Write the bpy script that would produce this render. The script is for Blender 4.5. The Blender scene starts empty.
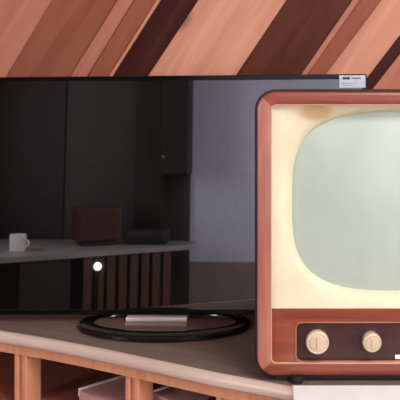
import bpy, bmesh, math, random
from mathutils import Vector, Matrix
R = math.radians
random.seed(4)
SC = bpy.context.scene
COL = SC.collection

# ------------------------------------------------------------------ materials
def lin(c):
    return tuple(((v/255)/12.92 if v/255 <= .04045 else ((v/255+.055)/1.055)**2.4) for v in c) + (1,)

def newmat(name):
    m = bpy.data.materials.new(name); m.use_nodes = True
    nt = m.node_tree
    return m, nt, nt.nodes['Principled BSDF']

def plain(name, c, rough=.5, metal=0, ior=1.5, coat=0, bump=0, bscale=200, var=.06, vscale=30):
    m, nt, b = newmat(name)
    tc = nt.nodes.new('ShaderNodeTexCoord')
    n = nt.nodes.new('ShaderNodeTexNoise'); n.inputs['Scale'].default_value = vscale; n.inputs['Detail'].default_value = 4
    nt.links.new(tc.outputs['Object'], n.inputs['Vector'])
    r = nt.nodes.new('ShaderNodeValToRGB')
    c1 = tuple(v*(1-var) for v in lin(c)[:3])+(1,); c2 = tuple(min(1, v*(1+var)) for v in lin(c)[:3])+(1,)
    r.color_ramp.elements[0].color = c1; r.color_ramp.elements[1].color = c2
    r.color_ramp.elements[0].position = .3; r.color_ramp.elements[1].position = .7
    nt.links.new(n.outputs['Fac'], r.inputs['Fac']); nt.links.new(r.outputs['Color'], b.inputs['Base Color'])
    b.inputs['Roughness'].default_value = rough; b.inputs['Metallic'].default_value = metal
    b.inputs['IOR'].default_value = ior; b.inputs['Coat Weight'].default_value = coat
    b.inputs['Coat Roughness'].default_value = .08
    if bump:
        n2 = nt.nodes.new('ShaderNodeTexNoise'); n2.inputs['Scale'].default_value = bscale
        nt.links.new(tc.outputs['Object'], n2.inputs['Vector'])
        bp = nt.nodes.new('ShaderNodeBump'); bp.inputs['Strength'].default_value = bump; bp.inputs['Distance'].default_value = .002
        nt.links.new(n2.outputs['Fac'], bp.inputs['Height']); nt.links.new(bp.outputs['Normal'], b.inputs['Normal'])
    return m

def wood(name, c1, c2, rot=(0, 0, 0), rough=.5, scale=(3, 40, 40), coat=0, knots=0):
    """grain runs along local X after the mapping's rotation"""
    m, nt, b = newmat(name)
    tc = nt.nodes.new('ShaderNodeTexCoord')
    mp = nt.nodes.new('ShaderNodeMapping'); mp.inputs['Rotation'].default_value = rot
    nt.links.new(tc.outputs['Object'], mp.inputs['Vector'])
    sc = nt.nodes.new('ShaderNodeMapping'); sc.inputs['Scale'].default_value = scale
    nt.links.new(mp.outputs['Vector'], sc.inputs['Vector'])
    n = nt.nodes.new('ShaderNodeTexNoise'); n.inputs['Scale'].default_value = 1; n.inputs['Detail'].default_value = 6
    n.inputs['Roughness'].default_value = .62; n.inputs['Distortion'].default_value = .6
    nt.links.new(sc.outputs['Vector'], n.inputs['Vector'])
    r = nt.nodes.new('ShaderNodeValToRGB')
    r.color_ramp.elements[0].position = .32; r.color_ramp.elements[1].position = .68
    r.color_ramp.elements[0].color = lin(c1); r.color_ramp.elements[1].color = lin(c2)
    nt.links.new(n.outputs['Fac'], r.inputs['Fac'])
    out = r.outputs['Color']
    if knots:
        v = nt.nodes.new('ShaderNodeTexVoronoi'); v.inputs['Scale'].default_value = 3.1
        mp2 = nt.nodes.new('ShaderNodeMapping'); mp2.inputs['Scale'].default_value = (.7, 1.5, 1.5)
        nt.links.new(mp.outputs['Vector'], mp2.inputs['Vector']); nt.links.new(mp2.outputs['Vector'], v.inputs['Vector'])
        kr = nt.nodes.new('ShaderNodeValToRGB')
        kr.color_ramp.elements[0].position = .02; kr.color_ramp.elements[1].position = .075
        kr.color_ramp.elements[0].color = lin((96, 52, 36)); kr.color_ramp.elements[1].color = (1, 1, 1, 1)
        nt.links.new(v.outputs['Distance'], kr.inputs['Fac'])
        mx = nt.nodes.new('ShaderNodeMixRGB'); mx.blend_type = 'MULTIPLY'; mx.inputs['Fac'].default_value = knots
        nt.links.new(out, mx.inputs['Color1']); nt.links.new(kr.outputs['Color'], mx.inputs['Color2'])
        out = mx.outputs['Color']
    nt.links.new(out, b.inputs['Base Color'])
    b.inputs['Roughness'].default_value = rough; b.inputs['Coat Weight'].default_value = coat
    b.inputs['Coat Roughness'].default_value = .15
    bp = nt.nodes.new('ShaderNodeBump'); bp.inputs['Strength'].default_value = .25; bp.inputs['Distance'].default_value = .001
    nt.links.new(n.outputs['Fac'], bp.inputs['Height']); nt.links.new(bp.outputs['Normal'], b.inputs['Normal'])
    return m

def matte(m, v=.15):
    m.node_tree.nodes['Principled BSDF'].inputs['Specular IOR Level'].default_value = v
    return m

def emit(name, c, s):
    m, nt, b = newmat(name)
    b.inputs['Base Color'].default_value = lin(c); b.inputs['Emission Color'].default_value = lin(c)
    b.inputs['Emission Strength'].default_value = s
    return m

# ------------------------------------------------------------------ mesh helpers
def obj(name, bm, mat, parent=None, smooth=None, kind=None, label=None):
    bmesh.ops.remove_doubles(bm, verts=bm.verts, dist=1e-6)
    bmesh.ops.recalc_face_normals(bm, faces=bm.faces)
    me = bpy.data.meshes.new(name); bm.to_mesh(me); bm.free()
    for mm in (mat if isinstance(mat, (list, tuple)) else [mat]): me.materials.append(mm)
    o = bpy.data.objects.new(name, me); COL.objects.link(o)
    if parent: o.parent = parent
    if smooth is not None:
        me.shade_smooth()
        me.set_sharp_from_angle(angle=R(smooth))
    if kind: o['kind'] = kind
    if label: o['label'] = label
    return o

def thing(name, label, cat, loc=(0, 0, 0), rot=(0, 0, 0), group=None):
    o = bpy.data.objects.new(name, None); COL.objects.link(o)
    o.empty_display_size = .05
    o.location = loc; o.rotation_euler = rot; o['label'] = label; o['category'] = cat
    if group: o['group'] = group
    return o

def tag(o, label, cat, group=None):
    o['label'] = label; o['category'] = cat
    if group: o['group'] = group
    return o

def box(bm, x0, x1, y0, y1, z0, z1, bev=0, seg=2, mi=0):
    vs = [bm.verts.new((x, y, z)) for x in (x0, x1) for y in (y0, y1) for z in (z0, z1)]
    q = [(0, 1, 3, 2), (4, 6, 7, 5), (0, 4, 5, 1), (2, 3, 7, 6), (0, 2, 6, 4), (1, 5, 7, 3)]
    fs = [bm.faces.new([vs[i] for i in f]) for f in q]
    for f in fs: f.material_index = mi
    if bev:
        es = list({e for f in fs for e in f.edges})
        bmesh.ops.bevel(bm, geom=es, offset=bev, segments=seg, profile=.5, affect='EDGES')

def boxm(*a, **k):
    bm = bmesh.new(); box(bm, *a, **k); return bm

def prism(bm, pts, z0, z1, mi=0):
    a = [bm.verts.new((p[0], p[1], z0)) for p in pts]; b = [bm.verts.new((p[0], p[1], z1)) for p in pts]
    n = len(pts); fs = [bm.faces.new(a[::-1]), bm.faces.new(b)]
    for i in range(n): fs.append(bm.faces.new((a[i], a[(i+1) % n], b[(i+1) % n], b[i])))
    for f in fs: f.material_index = mi
    return fs

def loft(bm, loops, cap0=False, cap1=False):
    vl = [[bm.verts.new(p) for p in L] for L in loops]
    for A, B in zip(vl, vl[1:]):
        n = len(A)
        for i in range(n): bm.faces.new((A[i], A[(i+1) % n], B[(i+1) % n], B[i]))
    if cap0: bm.faces.new(vl[0][::-1])
    if cap1: bm.faces.new(vl[-1])

def lathe(bm, prof, axis='y', n=40, c=(0, 0, 0)):
    """prof: (radius, height) pairs along the axis; ends at radius 0 are closed"""
    loops = []
    for r, h in prof:
        r = max(r, 1e-5); L = []
        for i in range(n):
            a = 2*math.pi*i/n; u, v = r*math.cos(a), r*math.sin(a)
            L.append((c[0]+u, c[1]+h, c[2]+v) if axis == 'y' else (c[0]+u, c[1]+v, c[2]+h))
        loops.append(L)
    loft(bm, loops, True, True)

def rrect_xz(cx, cz, a, b, r, y, k=12):
    pts = []
    for sx, sz, a0 in ((1, 1, 0), (-1, 1, 90), (-1, -1, 180), (1, -1, 270)):
        for i in range(k+1):
            t = R(a0+90*i/k)
            pts.append((cx+sx*(a-r)+r*math.cos(t), y, cz+sz*(b-r)+r*math.sin(t)))
    return pts

def ray_rrect(cx, cz, a, b, r, y, n):
    """rounded rectangle sampled by angle, so it lofts onto ray_super"""
    pts = []
    for i in range(n):
        t = 2*math.pi*i/n; dx, dz = math.cos(t)*a, math.sin(t)*b
        lo, hi = 0, 2
        for _ in range(40):
            m = (lo+hi)/2
            qx, qz = max(abs(dx*m)-(a-r), 0), max(abs(dz*m)-(b-r), 0)
            if abs(dx*m) > a or abs(dz*m) > b or math.hypot(qx, qz) > r: hi = m
            else: lo = m
        pts.append((cx+dx*lo, y, cz+dz*lo))
    return pts

def ray_super(cx, cz, a, b, e, y, n):
    pts = []
    for i in range(n):
        t = 2*math.pi*i/n; c, s = math.cos(t), math.sin(t)
        k = (abs(c)**e+abs(s)**e)**(-1/e)
        pts.append((cx+a*k*c, y, cz+b*k*s))
    return pts

# ------------------------------------------------------------------ palette
ROT_PL = (0, R(57), 0)                       # plank direction turned onto local X
PL = {
    'light':  wood('plank_light', (200, 136, 110), (222, 160, 136), ROT_PL, .5, (2.2, 45, 30), knots=.5),
    'pink':   wood('plank_pale', (172, 108, 88), (194, 128, 106), ROT_PL, .5, (2.2, 45, 30)),
    'brown':  wood('plank_brown', (136, 78, 60), (156, 94, 74), ROT_PL, .5, (2.2, 40, 30)),
    'mid':    wood('plank_mid', (142, 82, 64), (164, 98, 78), ROT_PL, .5, (2.2, 45, 30)),
    'dark':   wood('batten_dark', (52, 18, 16), (76, 32, 26), ROT_PL, .5, (2.2, 45, 30)),
    'dark2':  wood('batten_walnut', (74, 32, 25), (100, 52, 38), ROT_PL, .5, (2.2, 45, 30)),
    'seam':   plain('plank_seam', (120, 66, 48), .7),
}
M = {
    'plaster': plain('pale_blue_plaster', (208, 218, 250), .8, bump=.2),
    'greyboard': plain('grey_panelling', (62, 60, 60), .6),
    'charcoal': plain('charcoal_paint', (30, 30, 32), .6),
    'ceiling': plain('ceiling_paint', (226, 220, 210), .9),
    'floor': wood('floor_boards', (120, 78, 56), (150, 102, 74), (0, 0, 0), .45, (3, 30, 30)),
    'sidewall': plain('side_wall_plaster', (210, 190, 176), .85, bump=.2),
    'top': wood('table_top_veneer', (112, 92, 86), (130, 108, 100), (0, 0, R(27)), .42, (4, 60, 60)),
    'edge': wood('table_edge_lip', (198, 174, 160), (218, 198, 186), (0, 0, R(27)), .35, (4, 60, 60), coat=.2),
    'carcass': wood('sideboard_frame', (200, 132, 98), (222, 158, 122), (0, R(90), 0), .45, (4, 60, 60)),
    'inner': wood('sideboard_interior', (146, 80, 66), (174, 106, 90), (0, R(90), 0), .5, (4, 50, 50)),
    'rim': wood('walnut_rim', (118, 54, 38), (148, 74, 54), (0, 0, 0), .32, (7, 60, 60), coat=.35),
    'rim_lit': wood('walnut_rim_lit', (158, 98, 82), (186, 122, 104), (0, R(90), 0), .32, (7, 60, 60), coat=.35),  # same walnut, lightened to paint the light caught by the uprights
    'panel': wood('walnut_panel', (118, 52, 38), (152, 74, 52), (0, 0, 0), .35, (6, 55, 55), coat=.3),
    'body': wood('dark_walnut_shell', (34, 18, 14), (52, 28, 22), (0, 0, R(90)), .5, (6, 50, 50)),
    'recess': plain('brown_control_plate', (66, 38, 38), .35, var=.15, vscale=60),
    'brass': plain('brass_trim', (196, 140, 108), .35, .5),
    'ivory': plain('ivory_knob', (214, 196, 170), .35, coat=.3),
    'ivory2': plain('ivory_knob_face', (206, 182, 158), .4),
    'bead': plain('pale_bead', (206, 158, 128), .35),
    'white': plain('white_enamel', (236, 232, 228), .4),
    'black': plain('gloss_black_plastic', (9, 9, 10), .12, ior=1.55),
    'blackmat': plain('matt_black_plastic', (16, 15, 16), .5),
    'screen': plain('dark_glossy_panel', (7, 7, 8), .02, ior=3.0, var=.0),
    'chrome': plain('brushed_silver', (228, 210, 204), .3, .35),
    'baseglass': plain('smoked_glass_plate', (112, 84, 82), .2, ior=1.6),
    'rubber': plain('black_rubber', (14, 13, 14), .7),
    'sticker': plain('silver_sticker', (200, 208, 216), .4, .1, var=.12, vscale=90),
    'stickdark': plain('sticker_print', (58, 66, 84), .5),
    'stickblue': plain('sticker_print_pale', (150, 172, 192), .5),
    'runner': plain('white_board', (242, 245, 248), .4, var=.03),
    'card': plain('pale_pink_card', (214, 166, 164), .7),
    'cardwhite': plain('white_card_edge', (240, 234, 232), .6),
    'maroon': plain('maroon_casing', (72, 30, 34), .5),
    'desk': plain('grey_worktop', (150, 146, 148), .4),
    'slat': wood('red_brown_slats', (66, 40, 36), (92, 58, 50), (0, R(90), 0), .5, (4, 40, 40)),
    'post': wood('dark_stained_post', (22, 18, 17), (34, 27, 24), (0, R(90), 0), .6, (4, 40, 40)),
    'lamp': emit('lamp_glow', (255, 246, 240), 6),
}

for k_ in PL: matte(PL[k_])
# cream mask with a tan patch at its top edge
def mask_mat():
    m, nt, b = newmat('cream_mask')
    tc = nt.nodes.new('ShaderNodeTexCoord')
    n = nt.nodes.new('ShaderNodeTexNoise'); n.inputs['Scale'].default_value = 22; n.inputs['Detail'].default_value = 4
    nt.links.new(tc.outputs['Object'], n.inputs['Vector'])
    r = nt.nodes.new('ShaderNodeValToRGB')
    r.color_ramp.elements[0].position = .3; r.color_ramp.elements[1].position = .7
    r.color_ramp.elements[0].color = lin((214, 205, 175)); r.color_ramp.elements[1].color = lin((225, 215, 184))
    nt.links.new(n.outputs['Fac'], r.inputs['Fac'])
    # tan patch: soft blob around one spot of the mask
    mp = nt.nodes.new('ShaderNodeMapping'); mp.vector_type = 'TEXTURE'
    mp.inputs['Location'].default_value = TAN_PATCH; mp.inputs['Scale'].default_value = (.028, .05, .016)
    nt.links.new(tc.outputs['Object'], mp.inputs['Vector'])
    mxn = nt.nodes.new('ShaderNodeMixRGB'); mxn.inputs['Fac'].default_value = .12
    nn = nt.nodes.new('ShaderNodeTexNoise'); nn.inputs['Scale'].default_value = 60
    nt.links.new(tc.outputs['Object'], nn.inputs['Vector'])
    nt.links.new(mp.outputs['Vector'], mxn.inputs['Color1']); nt.links.new(nn.outputs['Color'], mxn.inputs['Color2'])
    ln = nt.nodes.new('ShaderNodeVectorMath'); ln.operation = 'LENGTH'
    nt.links.new(mxn.outputs['Color'], ln.inputs[0])
    mr = nt.nodes.new('ShaderNodeMapRange'); mr.inputs['From Min'].default_value = .55; mr.inputs['From Max'].default_value = 1.0
    mr.inputs['To Min'].default_value = .75; mr.inputs['To Max'].default_value = 0
    nt.links.new(ln.outputs['Value'], mr.inputs['Value'])
    mx = nt.nodes.new('ShaderNodeMixRGB'); mx.inputs['Color2'].default_value = lin((188, 150, 104))
    nt.links.new(mr.outputs['Result'], mx.inputs['Fac']); nt.links.new(r.outputs['Color'], mx.inputs['Color1'])
    nt.links.new(mx.outputs['Color'], b.inputs['Base Color'])
    b.inputs['Roughness'].default_value = .45
    return m

# ------------------------------------------------------------------ room shell
FZ, CZ = -.75, 1.55
XL, XR, YB, YF = -2.3, 2.3, 1.78, -2.4
obj('floor', boxm(XL-.1, XR+.1, YF-.1, YB+.15, FZ-.08, FZ), M['floor'], kind='structure')
obj('ceiling', boxm(XL-.1, XR+.1, YF-.1, YB+.15, CZ, CZ+.08), M['ceiling'], kind='structure')
LY0, LY1 = -1.3, -.5
bm = bmesh.new()
box(bm, XL-.1, XL, YF, LY0, FZ, CZ); box(bm, XL-.1, XL, LY1, YB, FZ, CZ)
box(bm, XL-.1, XL, LY0, LY1, FZ, .1); box(bm, XL-.1, XL, LY0, LY1, 1.2, CZ)
obj('wall_left', bm, M['sidewall'], kind='structure')
bm = bmesh.new()
for y in (LY0, LY1-.05): box(bm, XL-.07, XL-.02, y, y+.05, .1, 1.2)
for z in (.1, 1.15): box(bm, XL-.07, XL-.02, LY0, LY1, z, z+.05)
obj('fill_window', bm, M['white'], kind='structure')  # unseen window added for fill light on the old set's left rim
bm = bmesh.new()                              # right wall round its window opening
WY0, WY1, WZ0, WZ1 = -2.1, -.3, -.05, 1.3
box(bm, XR, XR+.1, YF, WY0, FZ, CZ); box(bm, XR, XR+.1, WY1, YB, FZ, CZ)
box(bm, XR, XR+.1, WY0, WY1, FZ, WZ0); box(bm, XR, XR+.1, WY0, WY1, WZ1, CZ)
obj('wall_right', bm, M['sidewall'], kind='structure')
bm = bmesh.new()
for y in (WY0, (WY0+WY1)/2-.025, WY1-.05): box(bm, XR+.02, XR+.07, y, y+.05, WZ0, WZ1)
for z in (WZ0, WZ1-.05): box(bm, XR+.02, XR+.07, WY0, WY1, z, z+.05)
obj('window_1', bm, M['white'], kind='structure')
obj('wall_front', boxm(XL, XR, YF-.1, YF, FZ, CZ), M['plaster'], kind='structure')
obj('trim_1', boxm(-.74, XR, YF, YF+.02, FZ, -.41, bev=.004), M['desk'], kind='structure')
obj('trim_30', boxm(XL, -1.63, YF, YF+.045, FZ, CZ, bev=.004), M['charcoal'], kind='structure')
obj('trim_2', boxm(-1.63, -.74, YF, YF+.03, FZ, CZ, bev=.004), M['greyboard'], kind='structure')

# back wall: slanting boards; each boundary is (x at z0, slope dx/dz) in metres
S, Z0 = 428.0, .472
def bx_(px, sl): return ((px-265)/S, sl)
edges = [(-900, .60), (-760, .60), (-700, .60), (-560, .60), (-470, .60), (-380, .60), (-330, .60), (-210, .60), (-150, .60), (-62, .60), (8, .60), (71, .62), (88, .61),
         (109, .63), (113, .63), (148, .66), (235, .67), (299, .69), (306, .70), (323, .75), (367, .77), (381, .78),
         (450, .78), (520, .78), (548, .78), (640, .78), (690, .78), (770, .78), (820, .78), (930, .78), (990, .78), (1100, .78),
         (1200, .78), (1300, .78)]
kinds = ['mid', 'dark2', 'light', 'light', 'dark', 'brown', 'light', 'dark2', 'mid', 'pink', 'brown', 'pink', 'mid', 'light', 'dark', 'light', 'dark2', 'pink',
         'mid', 'light', 'dark', 'pink', 'light', 'dark2', 'light', 'mid', 'light', 'dark', 'light', 'pink', 'dark2', 'light', 'mid']
names = list(PL)
def plank(bm, e0, e1, thick, kind, mi):
    (a, sa), (b, sb) = bx_(*e0), bx_(*e1)
    g = .0004
    fr = [(a+g+sa*(FZ-Z0), FZ), (b-g+sb*(FZ-Z0), FZ), (b-g+sb*(CZ-Z0), CZ), (a+g+sa*(CZ-Z0), CZ)]
    t = bmesh.new()
    A = [t.verts.new((x, YB+.01, z)) for x, z in fr]; B = [t.verts.new((x, YB-thick, z)) for x, z in fr]
    t.faces.new(A); t.faces.new(B[::-1])
    for i in range(4): t.faces.new((A[i], A[(i+1) % 4], B[(i+1) % 4], B[i]))
    bmesh.ops.bevel(t, geom=[e for e in t.edges if all(abs(v.co.y-(YB-thick)) < 1e-5 for v in e.verts)], offset=.0018, segments=2, affect='EDGES')
    for pl, no in (((XL, 0, 0), (-1, 0, 0)), ((XR, 0, 0), (1, 0, 0))):
        bmesh.ops.bisect_plane(t, geom=t.verts[:]+t.edges[:]+t.faces[:], plane_co=pl, plane_no=no, clear_outer=True)
    for f in t.faces: f.material_index = mi
    me = bpy.data.meshes.new('tmp'); t.to_mesh(me); t.free(); bm.from_mesh(me); bpy.data.meshes.remove(me)
wb = bmesh.new(); box(wb, XL, XR, YB, YB+.1, FZ, CZ, mi=names.index('seam'))
ntrim = 3
thick = {'light': .012, 'pink': .013, 'brown': .012, 'mid': .010}
for e0, e1, k in zip(edges, edges[1:], kinds):
    if k in thick: plank(wb, e0, e1, thick[k], k, names.index(k))
    else:
        t = bmesh.new(); plank(t, e0, e1, .006, k, 0)
        if len(t.faces): obj('trim_%d' % ntrim, t, PL[k], kind='structure'); ntrim += 1
        else: t.free()
obj('wall_back', wb, [PL[n] for n in names], kind='structure')

# ------------------------------------------------------------------ sideboard with a slanting front edge
side = thing('sideboard', 'brown-topped wooden sideboard with open compartments and a pale slanting front edge', 'sideboard', (0, 1.45, FZ))
def L(o): o.location = (0, -1.45, -FZ); return o       # parts are modelled in world metres
front = [(-1.2971, 1.725), (-0.8844, 1.575), (-0.6458, 1.475), (-0.49, 1.407), (-0.4072, 1.3735), (-0.3239, 1.335), (-0.256, 1.301), (-0.1911, 1.267), (-0.1356, 1.238), (-0.0791, 1.2085), (-0.0208, 1.182), (0.0376, 1.154), (0.1251, 1.112), (0.2087, 1.07), (0.4174, 0.968), (0.7826, 0.79)]
def offs(d):
    out = []
    for i, p in enumerate(front):
        a = Vector(front[max(i-1, 0)]); b = Vector(front[min(i+1, len(front)-1)])
        t = (b-a).normalized(); n = Vector((-t.y, t.x))     # points to the wall
        out.append((p[0]+n.x*d, p[1]+n.y*d))
    return out
bm = bmesh.new(); inn = offs(.0125); WALLY = YB-.02
prism(bm, inn+[(inn[-1][0], WALLY), (inn[0][0], WALLY)], -.0185, -.0005)
L(obj('top', bm, M['top'], side))
bm = bmesh.new()                                # rounded lip along the front
prof = [(.013, -.019), (.003, -.019), (.0008, -.0175), (0, -.015), (0, -.008), (.001, -.0045), (.0035, -.0015), (.008, 0), (.013, 0)]
rows = [[(x, y, z) for x, y in offs(d)] for d, z in prof]
vv = [[bm.verts.new(p) for p in r_] for r_ in rows]
for a, b in zip(vv, vv[1:]+vv[:1]):
    for i in range(len(a)-1): bm.faces.new((a[i], a[i+1], b[i+1], b[i]))
bm.faces.new([r_[0] for r_ in vv]); bm.faces.new([r_[-1] for r_ in vv][::-1])
L(obj('front_lip', bm, M['edge'], side, smooth=40, label='pale rounded front lip'))
# frame posts stand along the front, 12 mm back from the lip
def frame_at(x):
    for (a, b) in zip(front, front[1:]):
        if a[0] <= x <= b[0]:
            k = (x-a[0])/(b[0]-a[0]); t = (Vector(b)-Vector(a)).normalized()
            return Vector(a).lerp(Vector(b), k), t, Vector((-t.y, t.x))
def along(bm, x, w, d0, d1, z0, z1, bev=.0015):
    p, t, n = frame_at(x); q = bmesh.new(); box(q, 0, w, d0, d1, z0, z1, bev=bev, seg=1)
    mt = Matrix(((t.x, n.x, 0, p.x), (t.y, n.y, 0, p.y), (0, 0, 1, 0), (0, 0, 0, 1))); q.transform(mt)
    me = bpy.data.meshes.new('tmp'); q.to_mesh(me); q.free(); bm.from_mesh(me); bpy.data.meshes.remove(me)
POSTS = [-0.4657, -0.2429, -0.0828, -0.8325, 0.48]
for x in POSTS:
    bm = bmesh.new()
    along(bm, x, .0095, .008, .046, FZ, -.0193); along(bm, x+.0094, .008, .013, .044, FZ, -.0193, 0); along(bm, x+.0165, .0105, .008, .05, FZ, -.0193)
    L(obj('post', bm, M['carcass'], side))
bm = bmesh.new(); r0 = offs(.006); r1 = offs(.024)    # rail under the lip
prism(bm, r0+r1[::-1], -.036, -.0193); L(obj('top_rail', bm, M['carcass'], side))
bm = bmesh.new(); s0 = offs(.016)
prism(bm, s0+[(s0[-1][0], WALLY), (s0[0][0], WALLY)], -.150, -.132); L(obj('shelf', bm, M['inner'], side))
bm = bmesh.new(); prism(bm, s0+[(s0[-1][0], WALLY), (s0[0][0], WALLY)], -.70, -.68); L(obj('bottom_shelf', bm, M['inner'], side))
bm = bmesh.new(); b0 = offs(.26); b1 = offs(.272)
prism(bm, b0[1:-1]+b1[1:-1][::-1], -.68, -.0190); L(obj('back_panel', bm, M['inner'], side))
for x in (-.108, .0425):                               # thin light uprights that close the compartments to the right of each post
    pass
p, t, n = frame_at(-0.0494)
bm = bmesh.new(); along(bm, -0.0494, .29, .012, .028, -.128, -.0365, .003)
d = L(obj('drawer', bm, M['carcass'], side))
bm = bmesh.new(); c = p+t*.155+n*.004
lathe(bm, [(.004, -.0), (.009, -.006), (.011, -.012), (.008, -.017), (0, -.018)], c=(0, 0, 0))
bm.transform(Matrix.Translation((c.x, c.y+.008, -.085)))
k = obj('knob', bm, M['brass'], d, smooth=40)

# ------------------------------------------------------------------ pale boxes in the open compartments
def card_box(label, A, B, w, z1):
    A, B = Vector(A), Vector(B); t = (B-A).normalized(); ln = (B-A).length; n = Vector((t.y, -t.x))
    o = thing('card_box', label, 'box', (A.x, A.y, -.132), (0, 0, math.atan2(t.y, t.x)), 'pink boxes in the sideboard')
    h = z1+.132
    obj('tray', boxm(0.001, ln-.001, -w+.001, -.001, 0, h-.012, bev=.0015), M['card'], o)
    bm = boxm(0, ln, -w, -.005, h-.012, h-.001, bev=.001); obj('lid', bm, M['card'], o)
    bm = boxm(0, ln, -.005, 0, h-.013, h+.002, bev=.001); obj('lid_edge', bm, M['cardwhite'], o, label='white edge strip of the lid')
card_box('pale pink box with white edge in the wide open compartment under the flat television', (-0.3404, 1.388), (-0.2669, 1.453), .082, -.095)
card_box('pale pink box with white edge in the narrow compartment just left of the light drawer', (-0.1996, 1.343), (-0.1561, 1.384), .085, -.080)

card_box('tall plain pink box standing at the back of the narrow compartment behind a smaller box', (-.178, 1.408), (-.098, 1.478), .027, -.048)

# ------------------------------------------------------------------ white board under the old set
tag(obj('board', boxm(0.0419, .58, 1.085, 1.164, .0003, .0033, bev=.001), M['runner']),
    'thin white board lying along the sideboard edge in front of the vintage television', 'board')

# ------------------------------------------------------------------ vintage television
VX, VY, VZ0, VZ1 = 0.2226, 1.183, .0092, .4506
W2 = .235; VC = (VZ0+VZ1)/2; H2 = (VZ1-VZ0)/2
vt = thing('vintage_television', 'old walnut television with cream mask, grey-green picture tube and ivory knobs', 'television', (VX, VY, VZ0))
def V(o): o.location = (-VX, -VY, -VZ0); return o
TAN_PATCH = (0.0821, 1.19, .4195)                      # in the mask's own coordinates
M['mask'] = mask_mat()
bm = bmesh.new()
loft(bm, [rrect_xz(VX, VC, W2-.008, H2-.004, .026, VY+.215), rrect_xz(VX, VC, W2-.002, H2+.0005, .030, VY+.205), rrect_xz(VX, VC, W2+.0035, H2+.0035, .032, VY+.012), rrect_xz(VX, VC, W2+.0035, H2+.0035, .032, VY+.007), rrect_xz(VX, VC, W2+.0025, H2+.0025, .031, VY+.0058), rrect_xz(VX, VC, W2-.0015, H2-.0015, .0275, VY+.0058)], True, False)
V(obj('cabinet_shell', bm, M['body'], vt, smooth=40, label='dark brown outer shell'))
bm = bmesh.new()
rl = .0225
loft(bm, [rrect_xz(VX, VC, W2-.003, H2-.003, .026, VY+.018), rrect_xz(VX, VC, W2, H2, .029, VY+.014), rrect_xz(VX, VC, W2, H2, .029, VY+.0045),
          rrect_xz(VX, VC, W2-.001, H2-.001, .028, VY+.0024), rrect_xz(VX, VC, W2-.0035, H2-.0035, .0255, VY+.001), rrect_xz(VX, VC, W2-.018, H2-.018, .011, VY),
          rrect_xz(VX, VC, W2-.021, H2-.0198, .009, VY+.0012), rrect_xz(VX, VC, W2-rl, H2-.0205, .007, VY+.005), rrect_xz(VX, VC, W2-rl, H2-.0205, .007, VY+.018)])
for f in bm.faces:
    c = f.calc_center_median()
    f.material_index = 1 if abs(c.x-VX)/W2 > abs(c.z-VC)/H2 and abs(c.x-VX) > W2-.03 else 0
V(obj('front_frame', bm, [M['rim'], M['rim_lit']], vt, smooth=50, label='reddish walnut front frame'))
bm = bmesh.new()
loft(bm, [rrect_xz(VX, VC, W2-.0205, H2-.0190, .009, VY+.003), rrect_xz(VX, VC, W2-.0208, H2-.0193, .009, VY-.0004), rrect_xz(VX, VC, W2-.0224, H2-.0206, .007, VY-.0004), rrect_xz(VX, VC, W2-.0232, H2-.0212, .006, VY+.003)])
V(obj('inner_bead', bm, M['bead'], vt, smooth=40, label='thin pale bead inside the front frame'))
# cream mask lofting from the frame down to the tube
CX0, CX1 = VX-W2+rl-.001, VX+W2-rl+.001; CZ0, CZ1 = .1121, VZ1-.0198
mcx, mcz, ma, mb = (CX0+CX1)/2, (CZ0+CZ1)/2, (CX1-CX0)/2, (CZ1-CZ0)/2
SCZ, SA, SB, SE = .2765, .181, .1425, 3.3
N = 192
def shift_to(A, B, k, y): return [(a[0]+(b[0]-a[0])*k, y, a[2]+(b[2]-a[2])*k) for a, b in zip(A, B)]
A = ray_rrect(mcx, mcz, ma, mb, .004, 0, N); B = ray_super(VX, SCZ, SA+.0025, SB+.0025, SE, 0, N)
bm = bmesh.new()
loft(bm, [shift_to(A, B, 0, VY+.006), shift_to(A, B, .08, VY+.0065), shift_to(A, B, .45, VY+.0095), shift_to(A, B, .85, VY+.014), shift_to(A, B, 1, VY+.017),
          ray_super(VX, SCZ, SA, SB, SE, VY+.021, N), ray_super(VX, SCZ, SA-.002, SB-.002, SE, VY+.027, N)])
V(obj('mask', bm, M['mask'], vt, smooth=50, label='cream surround of the picture tube'))
# picture tube: bulging grey-green glass
def tube_mat():
    m, nt, b = newmat('grey_green_tube')
    tc = nt.nodes.new('ShaderNodeTexCoord'); n = nt.nodes.new('ShaderNodeTexNoise'); n.inputs['Scale'].default_value = 9; n.inputs['Detail'].default_value = 3
    nt.links.new(tc.outputs['Object'], n.inputs['Vector'])
    r = nt.nodes.new('ShaderNodeValToRGB'); r.color_ramp.elements[0].position = .3; r.color_ramp.elements[1].position = .75
    r.color_ramp.elements[0].color = lin((174, 188, 178)); r.color_ramp.elements[1].color = lin((188, 202, 192))
    nt.links.new(n.outputs['Fac'], r.inputs['Fac']); nt.links.new(r.outputs['Color'], b.inputs['Base Color'])
    b.inputs['Roughness'].default_value = .5; b.inputs['Coat Weight'].default_value = .6; b.inputs['Coat Roughness'].default_value = .12
    return m
bm = bmesh.new(); loops = []
for k in (1, .985, .96, .92, .86, .78, .68, .56, .42, .28, .14, .02):
    y = VY+.004+.0205*(k**2.2)
    loops.append(ray_super(VX, SCZ, (SA-.0005)*k, (SB-.0005)*k, 2+(SE-2)*k, y, N))
loft(bm, loops, False, True)
V(obj('picture_tube', bm, tube_mat(), vt, smooth=60, label='bulging grey-green picture tube'))
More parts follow.
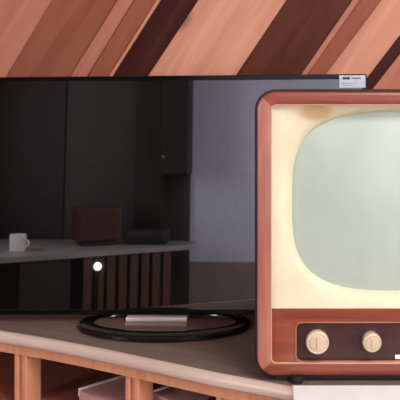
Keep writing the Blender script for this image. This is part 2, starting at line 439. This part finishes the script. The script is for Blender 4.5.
# lower walnut panel with a recessed control plate
PX0, PX1, PZ0, PZ1 = CX0, CX1, VZ0+.0195, .1128
RX0, RX1, RZ0, RZ1 = 0.0494, 2*VX-0.0494, .0316, .0905
bm = bmesh.new()
rcx, rcz = (RX0+RX1)/2, (RZ0+RZ1)/2
A = ray_rrect((PX0+PX1)/2, (PZ0+PZ1)/2, (PX1-PX0)/2, (PZ1-PZ0)/2, .001, VY+.004, N)
def hole(g, y): return ray_rrect(rcx, rcz, (RX1-RX0)/2+g, (RZ1-RZ0)/2+g, .008+g, y, N)
loft(bm, [[(p[0], VY+.016, p[2]) for p in A], A, hole(.0016, VY+.004), hole(.0008, VY+.0045), hole(.0008, VY+.012)])
V(obj('lower_panel', bm, M['panel'], vt, smooth=40, label='red-brown walnut panel below the tube'))
bm = bmesh.new(); loft(bm, [hole(.0024, VY+.0042), hole(.0022, VY+.0028), hole(.0006, VY+.0028), hole(.0, VY+.0042), hole(.0, VY+.008)])
V(obj('control_trim', bm, M['brass'], vt, smooth=40, label='thin pale trim round the control plate'))
bm = bmesh.new(); loft(bm, [hole(.0007, VY+.0095), hole(.0007, VY+.0135)], True, True)
cp = V(obj('control_plate', bm, M['recess'], vt, label='dark brown recessed control plate'))
for kx, kz, kr in ((.1510+.0640-.0000, .0607, .0185), (.3160, .0605, .0145), ):
    pass
def knob(px, pz, r):
    bm = bmesh.new()
    lathe(bm, [(r*.86, .0095), (r*.92, .002), (r, -.001), (r, -.008), (r*.95, -.0105), (r*.86, -.0115), (r*.80, -.0105), (r*.74, -.0105), (0, -.0105)], n=48, c=(px, VY, pz))
    k = V(obj('knob', bm, M['ivory'], vt, smooth=35, label='ivory control knob'))
    bm = bmesh.new()
    lathe(bm, [(r*.70, -.0100), (r*.68, -.0122), (r*.5, -.0128), (0, -.0128)], n=40, c=(px, VY, pz))
    box(bm, px-r*.09, px+r*.09, VY-.0142, VY-.0115, pz-r*.5, pz+r*.5, bev=.0006)
    obj('knob_cap', bm, M['ivory2'], k, smooth=35)
def at(px, py, D=1.176): return ((px-265)*D/762, .477-(py-75)*D/762)
for px, r in ((317.5, .0178), (372, .0146)):
    x, z = at(px, 342.5); knob(x, z, r)
    knob(2*VX-x, z, r)
x, z = at(395, 357, 1.192)
bm = bmesh.new()                                   # pale nameplate of raised strokes
box(bm, x, x+.018, VY+.0072, VY+.0097, z-.0028, z+.0036, bev=.0006)
V(obj('nameplate', bm, M['white'], vt, label='small white nameplate'))
V(obj('shade_plate', boxm(VX-W2+.030, VX+W2-.030, VY+.006, VY+.19, .0012, VZ0+.004, bev=.001), M['blackmat'], vt, label='black plate added as shade under the set'))  # black plate added to stand in for the shade under the set
for sx in (-1, 1):
    for y in (VY+.002, VY+.185):
        bm = bmesh.new(); cx_ = VX+sx*(W2-.0615)
        lathe(bm, [(.009, -.0089), (.0105, -.0082), (.0105, .0), (.0105, .0025)], axis='z', n=24, c=(cx_, y-.0, VZ0))
        V(obj('foot', bm, M['rubber'], vt, smooth=40, label='short black rubber foot'))
bm = bmesh.new()                                   # rear cover with the tube's neck housing
loft(bm, [rrect_xz(VX, VC, .20, .18, .03, VY+.2145), rrect_xz(VX, VC, .19, .17, .03, VY+.2250)], True, True)
V(obj('back_cover', bm, M['blackmat'], vt, smooth=40))

# ------------------------------------------------------------------ flat television
YAW, TILT, ROLL = R(-1.6), R(-3), R(-.5)
ft = thing('flat_screen_television', 'black flat-screen television with glossy dark screen on an oval stand', 'television', (-0.1905, 1.46, .0008))
ROT = Matrix.Rotation(YAW, 4, 'Z') @ Matrix.Rotation(ROLL, 4, 'Y') @ Matrix.Rotation(TILT, 4, 'X')
def F(o):
    o.location = (0, 0, .0165); o.rotation_euler = ROT.to_euler(); return o
FW, FH = .391, .459
def fr(g, y): return rrect_xz(0, FH/2, FW-g, FH/2-g, max(.004-g*.2, .001), y, 4)
bm = bmesh.new()
loft(bm, [fr(.006, .030), fr(0, .026), fr(0, .0015), fr(.0012, 0), fr(.0085, 0), fr(.0095, .0022), fr(.0095, .012)], True, False)
F(obj('bezel', bm, M['black'], ft, smooth=30, label='black bezel'))
bm = bmesh.new(); loft(bm, [fr(.0093, .0024), fr(.0093, .011)], True, True)
F(obj('screen', bm, M['screen'], ft, label='glossy dark screen'))
bm = bmesh.new(); loft(bm, [fr(.03, .0295), fr(.05, .050), fr(.08, .058)], True, True)
F(obj('back_cover', bm, M['blackmat'], ft, smooth=30))
# sticker on the top right corner
bm = bmesh.new(); box(bm, FW-.0535, FW-.003, -.0011, -.0001, FH-.0265, FH-.0025)
st = F(obj('sticker', bm, M['sticker'], ft, label='silver-white sticker on the top right corner'))
bm = bmesh.new()
box(bm, FW-.047, FW-.033, -.0016, -.001, FH-.0105, FH-.0055); box(bm, FW-.030, FW-.012, -.0016, -.001, FH-.0090, FH-.0070)
obj('print', bm, M['stickdark'], st)
bm = bmesh.new(); box(bm, FW-.047, FW-.020, -.0016, -.001, FH-.0185, FH-.0165); box(bm, FW-.047, FW-.027, -.0016, -.001, FH-.0225, FH-.0208)
obj('print', bm, M['stickblue'], st)
# oval stand: black rim, smoked glass plate, silver neck
def ell(a, b, z, n=72, cy=-.012): return [(a*math.cos(2*math.pi*i/n), cy+b*math.sin(2*math.pi*i/n), z) for i in range(n)]
EA, EB = .163, .094
bm = bmesh.new()
loft(bm, [ell(EA-.006, EB-.006, 0), ell(EA, EB, .002), ell(EA, EB, .007), ell(EA-.002, EB-.002, .0092), ell(EA-.006, EB-.007, .0102), ell(EA-.022, EB-.034, .0102), ell(EA-.028, EB-.040, .0085), ell(EA-.029, EB-.041, .004)], False, False)
sb = obj('stand_base', bm, M['black'], ft, smooth=40, label='oval gloss black stand rim')
bm = bmesh.new(); loft(bm, [ell(EA-.026, EB-.038, .001), ell(EA-.026, EB-.038, .0065)], True, True)
obj('base_plate', bm, M['baseglass'], sb, label='smoky brown glossy plate inside the rim')
bm = bmesh.new(); box(bm, -.075, .042, -.010, .035, .0062, .0142, bev=.002)
nk = obj('stand_neck', bm, M['chrome'], ft, smooth=40, label='silver neck foot')
bm = bmesh.new(); box(bm, -.06, .03, .012, .030, .011, .06, bev=.003); obj('neck_post', bm, M['blackmat'], nk)

# ------------------------------------------------------------------ the far end of the room, seen mirrored in the dark screen
obj('trim_%d' % ntrim, boxm(-1.11, -.91, YF+.03, YF+.14, FZ, CZ, bev=.006), M['post'], kind='structure')
cb = thing('wall_cupboard', 'dark wall cupboard hanging beside the dark post, mirrored in the flat screen', 'cupboard', (-.81, YF+.02, .19))
obj('body', boxm(-.095, .085, .012, .22, 0, 1.0, bev=.004), M['post'], cb)
dr = obj('door', boxm(-.093, .083, .2205, .238, .004, .996, bev=.003), M['post'], cb)
bm = bmesh.new(); lathe(bm, [(.006, .236), (.012, .25), (.010, .258), (0, .259)], c=(-.075, 0, .12)); obj('knob', bm, M['brass'], dr, smooth=40)
wk = thing('workbench', 'grey-topped workbench with red-brown slatted front, mirrored in the flat screen', 'workbench', (-1.0, -1.95, FZ))
def K(o): o.location = (1.0, 1.95, -FZ); return o
fl = [(-2.2, -.98), (-1.603, -1.33), (-.672, -2.02)]
bm = bmesh.new(); prism(bm, fl+[(-.672, YF+.16), (-2.2, YF+.16)], -.285, -.255); K(obj('worktop', bm, M['desk'], wk))
bm = bmesh.new()
a, b = Vector((-1.559, -1.40)), Vector((-.731, -2.02)); tt = (b-a).normalized(); nn_ = Vector((-tt.y, tt.x)); ll = (b-a).length
mt = Matrix(((tt.x, nn_.x, 0, a.x), (tt.y, nn_.y, 0, a.y), (0, 0, 1, 0), (0, 0, 0, 1)))
i = 0
while i*.075+.06 < ll:
    if i*.075 > .30: box(bm, i*.075, i*.075+.055, -.02, 0, FZ, -.286, bev=.003)
    i += 1
bm.transform(mt); K(obj('slatted_front', bm, M['slat'], wk))
bm = bmesh.new(); box(bm, 0, .30, -.03, -.01, FZ, -.286); bm.transform(mt); K(obj('dark_panel', bm, M['charcoal'], wk))
bm = bmesh.new(); box(bm, -2.18, -1.59, -1.5, -1.46, FZ, -.286); K(obj('side_panel', bm, M['charcoal'], wk))
mc = thing('monitor', 'maroon-backed boxy monitor on the workbench, mirrored in the flat screen', 'monitor', (-1.288, -1.98, -.255), (0, 0, R(-30)))
obj('casing', boxm(-.14, .14, -.10, .10, .03, .24, bev=.012), M['maroon'], mc)
obj('foot', boxm(-.11, .11, -.08, .08, 0, .031, bev=.006), M['charcoal'], mc)
tag(obj('bag', boxm(-1.108, -.828, -2.14, -1.98, -.2548, -.16, bev=.03, seg=4), M['charcoal'], smooth=60), 'low black bag lying on the workbench beside the monitor, mirrored in the flat screen', 'bag')
bm = bmesh.new(); lathe(bm, [(.040, 0), (.046, .004), (.048, .10), (.044, .10), (.041, .01), (0, .008)], axis='z', c=(-1.655, -1.60, -.2545))
mg = tag(obj('mug', bm, M['white'], smooth=40), 'white mug standing on the workbench, mirrored in the flat screen', 'mug')
bm = bmesh.new()
for j in range(9):
    pass
q = [(.046+.030*math.sin(math.pi*j/8), .02+.06*j/8) for j in range(9)]
loft(bm, [[(-1.655+r_-.0+.006*math.cos(u), -1.58+.006*math.sin(u), -.2545+z_) for u in [2*math.pi*s/8 for s in range(8)]] for r_, z_ in q], True, True)
obj('handle', bm, M['white'], mg, smooth=60)
lp = thing('lamp', 'small bright round lamp glowing low in front of the workbench, mirrored in the flat screen', 'lamp', (-1.145, -1.52, FZ))
bm = bmesh.new(); lathe(bm, [(.07, 0), (.075, .006), (.06, .014), (.010, .02), (.008, .39), (.016, .40), (0, .401)], axis='z', n=24); obj('stem', bm, M['blackmat'], lp, smooth=40)
bm = bmesh.new(); bmesh.ops.create_uvsphere(bm, u_segments=24, v_segments=12, radius=.022, matrix=Matrix.Translation((0, 0, .424)))
obj('bulb', bm, M['lamp'], lp, smooth=60)

# ------------------------------------------------------------------ light
def area(name, loc, rot, sx, sy, e, c):
    l = bpy.data.lights.new(name, 'AREA'); l.shape = 'RECTANGLE'; l.size = sx; l.size_y = sy; l.energy = e; l.color = c
    o = bpy.data.objects.new(name, l); COL.objects.link(o); o.location = loc; o.rotation_euler = rot
    return o
area('daylight_and_fill', (XR+.09, (WY0+WY1)/2, (WZ0+WZ1)/2), (0, R(90), 0), WZ1-WZ0, WY1-WY0, 59, (1, .97, .95))
area('daylight_and_fill', (XL-.09, (LY0+LY1)/2, .65), (0, R(-90), 0), 1.1, LY1-LY0, 26, (.95, .97, 1))  # added fill from the left, brightens the old set's left rim
area('ceiling_fill', (.7, .1, CZ-.02), (0, 0, 0), .7, .7, 21, (1, .96, .92))  # unseen overhead fill, added and placed to brighten the white board
w = bpy.data.worlds.new('world'); SC.world = w; w.use_nodes = True
sky = w.node_tree.nodes.new('ShaderNodeTexSky'); sky.sky_type = 'NISHITA'; sky.sun_disc = False; sky.sun_elevation = R(40)
w.node_tree.links.new(sky.outputs[0], w.node_tree.nodes['Background'].inputs[0]); w.node_tree.nodes['Background'].inputs[1].default_value = .2

# ------------------------------------------------------------------ camera
cam = bpy.data.cameras.new('camera'); co = bpy.data.objects.new('camera', cam); COL.objects.link(co)
co.location = (0, 0, .477); co.rotation_euler = (R(90), 0, 0)
cam.sensor_width = 36; cam.lens = 762/400*36; cam.shift_x = -.1625; cam.shift_y = -.3125; cam.clip_start = .02
SC.camera = co
vs = SC.view_settings
vs.view_transform = 'Standard'; vs.look = 'None'; vs.gamma = 1; vs.use_curve_mapping = False; vs.exposure = .48
